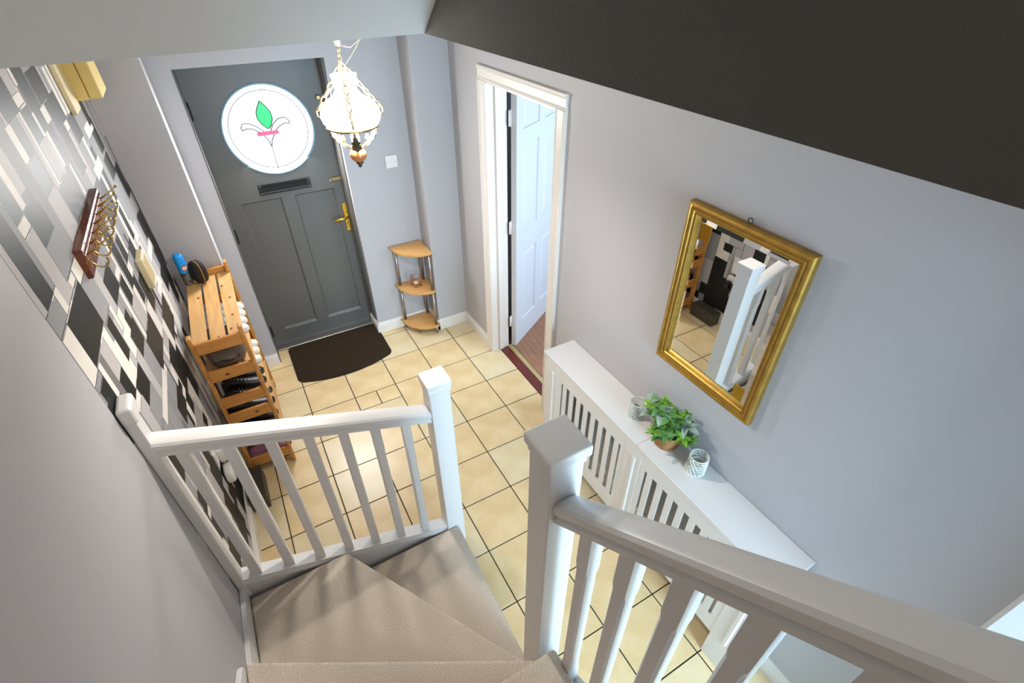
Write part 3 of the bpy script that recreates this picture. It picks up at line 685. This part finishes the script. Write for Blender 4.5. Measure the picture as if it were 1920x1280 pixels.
MB().tube([(LX+.012*math.cos(t), LY, 2.292+.012*math.sin(t)) for t in [2*math.pi*i/16 for i in range(16)]], .0024, 6, True).build('hanging_ring', 'palebrass', pl)
shp = [(.040, 2.274), (.037, 2.262), (.033, 2.245), (.034, 2.230), (.044, 2.216), (.062, 2.204), (.080, 2.188), (.091, 2.170), (.0935, 2.155), (.089, 2.140), (.079, 2.127)]
sh = MB().lathe(shp + [(r-.003, z) for r, z in shp[::-1]], (LX, LY, 0), 40, False).build('lamp_shade', 'shade', pl)
MB().tube([(LX+.0805*math.cos(2*math.pi*i/40), LY+.0805*math.sin(2*math.pi*i/40), 2.124) for i in range(40)], .0035, 6, True).build('gallery_ring', 'oldbrass', pl)
MB().tube([(LX+.008, LY, 2.295), (LX+.05, LY, 2.338), (LX+.10, LY, 2.3995)], .0009, 5).tube([(LX, LY, 2.352), (LX+.035, LY, 2.342), (LX+.075, LY, 2.365), (LX+.10, LY, 2.3995)], .0009, 5).build('flex', 'palebrass', pl)
for k_ in range(3):
    a = math.radians(17 + 120*k_); ca, sa = math.cos(a), math.sin(a)
    def P3(r, z): return (LX+r*ca, LY+r*sa, z)
    chain(P3(.012, 2.290), P3(.112, 2.166), pl, 6, .0030, .014)
    ar = MB().tube([P3(.112, 2.172), P3(.122, 2.162), P3(.121, 2.146), P3(.108, 2.140), P3(.090, 2.146)], .0036, 6).build('hook', 'palebrass', pl)
    arm = MB().tube([P3(.080, 2.124), P3(.082, 2.105), P3(.077, 2.083), P3(.066, 2.070), P3(.050, 2.068), P3(.040, 2.078), P3(.044, 2.088), P3(.050, 2.086)], .0042, 7).tube([P3(.050, 2.068), P3(.030, 2.058), P3(.016, 2.050)], .0042, 7).build('bracket_arm', 'palebrass' if k_ != 2 else 'bronze', pl)
    lf = MB(); bm = lf.bm; rows = []
    for i in range(9):
        t = i/8; w = (.013*math.sin(math.pi*(t*.9+.05)))*(1.25 if i % 2 else .7)
        r = .083 - .052*t**1.4; z = 2.116 - .062*t; tx, ty = -sa*w, ca*w
        rows.append([bm.verts.new((LX+r*ca+.003*ca+s*tx, LY+r*sa+.003*sa+s*ty, z+(-.003 if s else 0))) for s in (-1, 0, 1)])
    for p, q in zip(rows, rows[1:]):
        for s in (0, 1): bm.faces.new((p[s], p[s+1], q[s+1], q[s]))
    lo = lf.build('acanthus_leaf', 'bronze' if k_ == 2 else 'palebrass', pl); lo.modifiers.new('thickness', 'SOLIDIFY').thickness = .002
MB().lathe([(.013, 2.128), (.012, 2.10), (.015, 2.085), (.012, 2.068)], (LX, LY, 0), 16).build('lamp_chimney', 'chimney', pl)
MB().lathe([(.014, 2.068), (.016, 2.062), (.010, 2.056), (.018, 2.052)], (LX, LY, 0), 18).build('collar', 'bronze', pl)
MB().lathe([(.010, 2.054), (.022, 2.048), (.0275, 2.036), (.026, 2.024), (.018, 2.014), (.010, 2.010)], (LX, LY, 0), 24).build('font', 'copperball', pl)
MB().lathe([(.012, 2.011), (.013, 2.005), (.006, 2.001), (.007, 1.995), (.002, 1.990)], (LX, LY, 0), 16).build('finial', 'bronze', pl)
# ------------------------------------------------------------------ doormat
def doormat():
    x0, x1, yb = -0.940, -0.203, 1.445
    o = tag(empty('doormat', (-.57, 1.2, 0)), 'dark brown ribbed doormat with a curved edge at the front door', 'doormat')
    def yf(x): t = (x - (x0+x1)/2)/((x1-x0)/2); return 0.985 - 0.085*(1-t*t)
    N = 28; out = [(x0, yb-.025), (x0+.008, yb-.008), (x0+.025, yb), (x1-.025, yb), (x1-.008, yb-.008), (x1, yb-.025), (x1, yf(x1)+.03), (x1-.012, yf(x1)+.002)]
    out += [(x1-.03-(x1-x0-.06)*i/N, yf(x1-.03-(x1-x0-.06)*i/N)) for i in range(N+1)] + [(x0+.012, yf(x0)+.002), (x0, yf(x0)+.03)]
    MB().prism([(x, y, 0.001) for x, y in out], (0, 0, 0.006)).build('backing', 'matback', o)
    rb = MB(); y = yb-.02
    while y > 0.925:
        xs = [x for x in [x0+.012+(x1-x0-.024)*i/60 for i in range(61)] if yf(x)+.012 < y]
        if len(xs) > 2:
            rb.prism([(xs[0], y, .0065), (xs[0], y-.003, .0115), (xs[0], y-.011, .0115), (xs[0], y-.014, .0065)], (xs[-1]-xs[0], 0, 0))
        y -= .0245
    r = rb.build('ribs', 'mat', o)
doormat()
# ------------------------------------------------------------------ corner shelf with candle holder
cs = tag(empty('corner_shelf', (0.2, 1.2, 0)), 'three-tier quarter-round corner shelf of beech board on silver tubes', 'shelf unit')
def quarter(z, cx, cy, r, th=.016):
    pts = [(cx, cy, z), (cx-r, cy, z)] + [(cx-r+.012, cy-.03, z)]
    N = 14
    for i in range(N+1):
        t = math.pi + (math.pi/2)*i/N
        pts.append((cx-.02+(r-.03)*math.cos(t)*1.0, cy-.03+(r-.04)*math.sin(t), z))
    pts += [(cx-.0, cy-r+.02, z)]
    return MB().prism(pts, (0, 0, -th), 0.002).build('shelf', 'beech', cs)
cxs, cys = 0.246, 1.285
for z in (0.765, 0.425, 0.085): quarter(z, cxs, cys, 0.262)
for (x, y) in ((cxs-.225, cys-.022), (cxs-.022, cys-.022), (cxs-.024, cys-.222)):
    for a, b in ((0.085, 0.409), (0.425, 0.749)):
        MB().lathe([(.0125, 0), (.0125, b-a)], (x, y, a), 14).build('pole', 'steel', cs)
for (x, y) in ((cxs-.225, cys-.022), (cxs-.022, cys-.022), (cxs-.024, cys-.222), (cxs-.15, cys-.15)):
    MB().lathe([(.011, 0), (.011, .069)], (x, y, 0.0), 12).build('foot', 'steel', cs)
ch = tag(empty('tealight_holder', (0.13, 1.18, .425)), 'copper wire star-shaped tealight holder on the middle corner shelf', 'candle holder')
wr = MB(); hx, hy, hz = 0.135, 1.185, 0.425
top = [Vector((hx+.055*math.cos(a), hy+.045*math.sin(a), hz+.088)) for a in [math.radians(20+90*i) for i in range(4)]]
bot = [Vector((hx+.042*math.cos(a), hy+.036*math.sin(a), hz+.002)) for a in [math.radians(65+90*i) for i in range(4)]]
mid = Vector((hx, hy, hz+.03))
for i in range(4):
    wr.tube([top[i], top[(i+1) % 4]], .0016, 5); wr.tube([top[i], bot[i]], .0016, 5); wr.tube([top[(i+1) % 4], bot[i]], .0016, 5); wr.tube([bot[i], mid], .0016, 5); wr.tube([bot[i], bot[(i+1) % 4]], .0012, 5)
wr.build('wire_frame', 'copper', ch)
tl = MB().lathe([(.019, .026), (.019, .040), (.017, .041), (.002, .040)], (hx, hy, hz), 18).build('tealight', 'wax', ch)
MB().tube([(hx, hy, hz+.04), (hx+.001, hy, hz+.047)], .0008, 5).build('wick', 'black', tl)
# ------------------------------------------------------------------ light switch
ls = tag(empty('light_switch', (0.11, YW, 1.40)), 'white square light switch beside the front door', 'light switch')
box('plate', (0.068, YW-.009, 1.357), (0.154, YW, 1.443), 'whitep', ls, .003, 2)
for x in (0.090, 0.111, 0.132): box('rocker', (x-.005, YW-.012, 1.388), (x+.005, YW-.008, 1.412), 'whitep', ls, .001)
for x in (0.076, 0.146): MB().sphere((x, YW-.009, 1.40), .003, (1, .5, 1), 8, 6).build('screw', 'steel', ls)
# ------------------------------------------------------------------ shoe rack
rk = tag(empty('shoe_rack', (-1.225, 0.62, 0)), 'slatted pine shoe rack standing along the patterned wall by the front door', 'shoe rack')
RX0, RX1, RY0, RY1 = -1.350, -1.098, 0.240, 1.062
for x in (RX0, RX1-.020):
    for y in (RY0, RY1-.045):
        MB().box((x, y, 0.0), (x+.020, y+.045, 1.062), .004, 2).build('post', 'pine', rk)
levels = (1.025, 0.836, 0.643, 0.522, 0.33, 0.14)
for z in levels:
    for y in (RY0-.002, RY1-.016):
        r = box('end_rail', (RX0+.020, y, z-.068), (RX1-.020, y+.018, z), 'pinex', rk, .002)
    for i in range(3):
        if z in (0.643,): continue
        x = RX0+.004 + i*.086
        zz = z-.035 if z > 1 else z-.055
        MB().box((x, RY0+.018, zz-.012), (x+.073, RY1-.018, zz), .0015).build('slat', 'pinetop', rk)
for x, y, z in ((-1.245, RY0-.0024, .80), (-1.19, RY0-.0024, .49)):
    MB().sphere((x, y, z), .010, (1.3, .08, .8), 10, 6).build('knot', 'knot', rk)
for x, y in ((-1.155, .36), (-1.135, .50), (-1.13, .70), (-1.16, .86), (-1.29, .78), (-1.22, .31)):
    MB().sphere((x, y, .9905), .009, (.7, 1.4, .06), 10, 6).build('knot', 'knot', rk)
# things on the rack
sp = tag(empty('spray_can', (-1.325, 0.985, .9905)), 'blue-topped aerosol spray can standing on the shoe rack', 'spray can')
MB().lathe([(.026, 0), (.0265, .004), (.0265, .075), (.024, .082)], (-1.325, .985, .9905), 24).build('can_base', 'canlab', sp)
MB().lathe([(.026, .080), (.0265, .086), (.0265, .178), (.023, .194), (.014, .198), (.002, .198)], (-1.325, .985, .9905), 24).build('can_body', 'blue', sp)
def patch(name, a0, a1, z0, z1, r, m):
    b = MB(); bm = b.bm; N = 10; rows = []
    for i in range(N+1):
        t = -1+2*i/N; a = (a0+a1)/2+(a1-a0)/2*t; h = (z1-z0)/2*math.sqrt(max(1-t*t, 0.02)); zc_ = (z0+z1)/2
        rows.append([bm.verts.new((-1.325+r*math.cos(a), .985+r*math.sin(a), .99+zc_+s*h)) for s in (-1, 1)])
    for p, q in zip(rows, rows[1:]): bm.faces.new((p[0], q[0], q[1], p[1]))
    return b.build(name, m, sp)
patch('badge', -1.75, -.15, .096, .132, .0269, 'red'); patch('badge_panel', -1.65, -.25, .102, .126, .0273, 'whitep')
po_ = tag(empty('pouch', (-1.255, .965, .9905)), 'black zipped oval pouch with an orange seam next to the spray can', 'pouch')
def superell(c, a, b_, c_, e=2.6, rot=0.0):
    m = MB(); g = bmesh.ops.create_uvsphere(m.bm, u_segments=28, v_segments=16, radius=1.0)
    R_ = Matrix.Rotation(rot, 3, 'Z')
    for v in m.bm.verts:
        x, y, z = v.co; s = (abs(x)**e+abs(y)**e+abs(z)**e)**(1/e)
        v.co = Vector(c) + R_ @ Vector((x/s*a, y/s*b_, z/s*c_))
    for f in m.bm.faces: f.smooth = True
    return m
superell((-1.255, .962, .9905+.0745), .040, .050, .072, 2.8, .5).build('pouch_body', 'blackfab', po_)
R_ = Matrix.Rotation(.5, 3, 'Z'); pts = []
for i in range(32):
    t = 2*math.pi*i/32; y, z = math.cos(t), math.sin(t); s = (abs(y)**2.8+abs(z)**2.8)**(1/2.8)
    pts.append(Vector((-1.255, .962, .9905+.0745)) + R_ @ Vector((-.004, y/s*.0525, z/s*.0715)))
MB().tube(pts, .0022, 5, True).build('zip', 'orange', po_)
bg = tag(empty('bag', (-1.225, .42, .781)), 'crumpled grey fabric bag lying in the top opening of the shoe rack', 'bag')
m = superell((-1.225, .44, .781+.071), .098, .150, .070, 3.2)
for v in m.bm.verts:
    v.co += Vector((math.sin(v.co.y*40)*.004, math.sin(v.co.x*55+v.co.z*30)*.004, math.sin(v.co.x*38+v.co.y*23)*.007 if v.co.z > .82 else 0))
bgb = m.build('bag_body', 'bag', bg)
MB().tube([(-1.29, .30, .845), (-1.25, .288, .858), (-1.20, .288, .846), (-1.16, .30, .856)], .003, 5).build('drawstring', 'blackfab', bgb)
def shoe(loc, rot, m, label, sole='shoew', sc=1.0, group=None):
    o = tag(empty('shoe', loc, rot), label, 'shoe', group); o['local'] = True
    secs = [(0.0, .026, .075), (.03, .034, .088), (.07, .034, .092), (.10, .033, .078), (.14, .038, .062), (.18, .044, .05), (.22, .042, .042), (.25, .030, .034), (.265, .012, .022)]
    b = MB(); bm = b.bm; rings = []
    for x, w, h in secs:
        rings.append([bm.verts.new((x*sc, w*sc*math.cos(t), (.012+(h-.012)*max(0, math.sin(t))**.7)*sc)) for t in [math.pi*i/8 for i in range(9)]])
    for p, q in zip(rings, rings[1:]):
        for i in range(8): bm.faces.new((p[i], p[i+1], q[i+1], q[i])).smooth = True
    bm.faces.new(rings[0]); bm.faces.new(rings[-1][::-1])
    b.build('upper', m, o)
    c_ = MB(); c_.prism([(x*sc, (w+.003)*sc, 0) for x, w, h in secs] + [(x*sc, -(w+.003)*sc, 0) for x, w, h in secs[::-1]], (0, 0, .016*sc), .002); c_.build('sole', sole, o)
    l = MB()
    for i in range(4): l.tube([((.10+.018*i)*sc, -.02*sc, (.086-.0105*i)*sc), ((.10+.018*i)*sc, 0, (.091-.0105*i)*sc), ((.10+.018*i)*sc, .02*sc, (.086-.0105*i)*sc)], .0028*sc, 5)
    l.build('laces', sole, o); return o
for i, y in enumerate((.655, .745, .835, .925)):
    shoe((-1.335, y, .7812), 0, 'shoew', ('white trainer nearest the bag on the upper rack shelf', 'second white trainer behind the grey bag on the rack', 'third white trainer behind the grey bag on the rack', 'white trainer at the door end of the upper rack shelf')[i], sc=.92)
BS = ('black shoe on the middle rack shelf, nearest the stairs', 'second black shoe from the stairs on the middle rack shelf', 'third black shoe from the stairs on the middle rack shelf', 'black shoe beside the white trainers on the middle rack shelf')
for i, y in enumerate((.315, .41, .53, .63)):
    shoe((-1.34, y, .4672), 0, 'shoeb', BS[i], 'shoeb', .90, 'black shoes on the middle rack shelf')
for i, y in enumerate((.76, .86, .95)):
    shoe((-1.335, y, .4672), 0, 'shoew', ('white trainer next to the black shoes on the middle rack shelf', 'middle one of three white trainers on the middle rack shelf', 'white trainer at the door end of the middle rack shelf')[i], 'shoew', .9, 'white trainers on the middle rack shelf')
for i, y in enumerate((.32, .42, .55, .66)):
    shoe((-1.34, y, .2752), 0, 'shoeb', ('black shoe on the second lowest rack shelf, nearest the stairs', 'second black shoe from the stairs on the second lowest rack shelf', 'third black shoe from the stairs on the second lowest rack shelf', 'black shoe nearest the front door on the second lowest rack shelf')[i], 'shoeb', .90, 'black shoes on the low rack shelf')
shoe((-1.335, .315, .0852), 0.05, 'shoep', 'pink shoe nearest the stairs on the bottom rack shelf', 'shoeb', .92)
shoe((-1.335, .43, .0852), 0.0, 'shoeb', 'black shoe behind the pink shoe on the bottom rack shelf', 'shoeb', .92)
# ------------------------------------------------------------------ things on the patterned wall
ck_ = tag(empty('coat_rack', (XL, -0.05, 1.80)), 'mahogany coat rack with brass double hooks on the patterned wall', 'coat rack')
cb = MB().prism([(XL, -.365, 1.742), (XL+.016, -.365, 1.742), (XL+.018, -.365, 1.80), (XL+.026, -.365, 1.808), (XL+.026, -.365, 1.818), (XL+.020, -.365, 1.824), (XL+.026, -.365, 1.830), (XL+.024, -.365, 1.840), (XL, -.365, 1.842)], (0, .60, 0), .0015).build('board', 'mahog', ck_)
for i in range(7):
    y = -.325 + i*.088
    h = MB()
    h.tube([(XL+.016, y, 1.803), (XL+.045, y, 1.818), (XL+.085, y, 1.842)], .0028, 7); h.sphere((XL+.090, y, 1.845), .0058, (1, 1, 1), 10, 8)
    h.tube([(XL+.016, y, 1.793), (XL+.026, y, 1.772), (XL+.040, y, 1.756), (XL+.056, y, 1.757), (XL+.066, y, 1.770), (XL+.068, y, 1.778)], .0028, 7); h.sphere((XL+.068, y, 1.781), .0055, (1, 1, 1), 10, 8)
    h.box((XL+.0155, y-.009, 1.764), (XL+.019, y+.009, 1.812), .003)
    h.build('hook', 'hookbrass', ck_)
db = tag(empty('door_chime', (XL, .40, 1.40)), 'cream plastic door chime box on the patterned wall above the rack', 'door chime')
MB().box((XL, .335, 1.325), (XL+.030, .465, 1.475), .006, 2).build('chime_cover', 'cream', db)
dg = MB()
for i in range(6): dg.box((XL+.0295, .350+i*.018, 1.345), (XL+.032, .358+i*.018, 1.455))
dg.build('grille', 'cream', db)
mbx = tag(empty('meter_box', (XL, .85, 2.2)), 'yellowed cream meter box on the patterned wall under the ceiling', 'meter box')
box('case', (XL, .730, 2.062), (XL+.062, .955, 2.36), 'yellow', mbx, .003)
box('lid', (XL+.0635, .732, 2.063), (XL+.112, .953, 2.36), 'yellow', mbx, .008, 2)
box('back_board', (XL, .59, 2.035), (XL+.018, .729, 2.36), 'cream', mbx, .002)
sk = tag(empty('wall_socket', (XL, -.12, .62)), 'white double wall socket with plugged-in adaptor low on the patterned wall', 'socket')
box('plate', (XL, -.150, .545), (XL+.010, -.005, .640), 'whitep', sk, .003, 2)
box('adaptor', (XL+.010, -.095, .520), (XL+.048, -.035, .600), 'whitep', sk, .004, 2)
ex = tag(empty('extension_block', (XL, -.17, .47)), 'white extension block with two black plugs under the wall socket', 'extension block')
superell((XL+.026, -.085, .452), .025, .075, .045, 4).build('block', 'whitep', ex)
for y in (-.115, -.055): MB().box((XL+.051, y-.022, .385), (XL+.090, y+.022, .455), .008, 2).build('plug', 'black', ex)
MB().tube([(XL+.07, -.115, .386), (XL+.075, -.13, .33), (XL+.05, -.14, .22), (XL+.04, -.10, .15), (XL+.03, -.09, .125)], .004, 6).build('cord', 'black', ex)
MB().tube([(XL+.03, -.065, .521), (XL+.045, -.07, .51), (XL+.03, -.075, .496)], .004, 6).build('cord', 'black', ex)
gb = tag(empty('storage_box', (-1.33, 0.02, 0)), 'low dark grey box on the floor between the shoe rack and the stairs', 'box')
box('box_body', (-1.384, -.045, .002), (-1.290, .20, .105), 'greybox', gb, .004)
box('box_lid', (-1.386, -.047, .105), (-1.288, .202, .118), 'greybox', gb, .003)
for y in (-.03, .18): MB().sphere((-1.2885, y, .09), .005, (.5, 1, 1), 8, 6).build('screw', 'steel', gb)
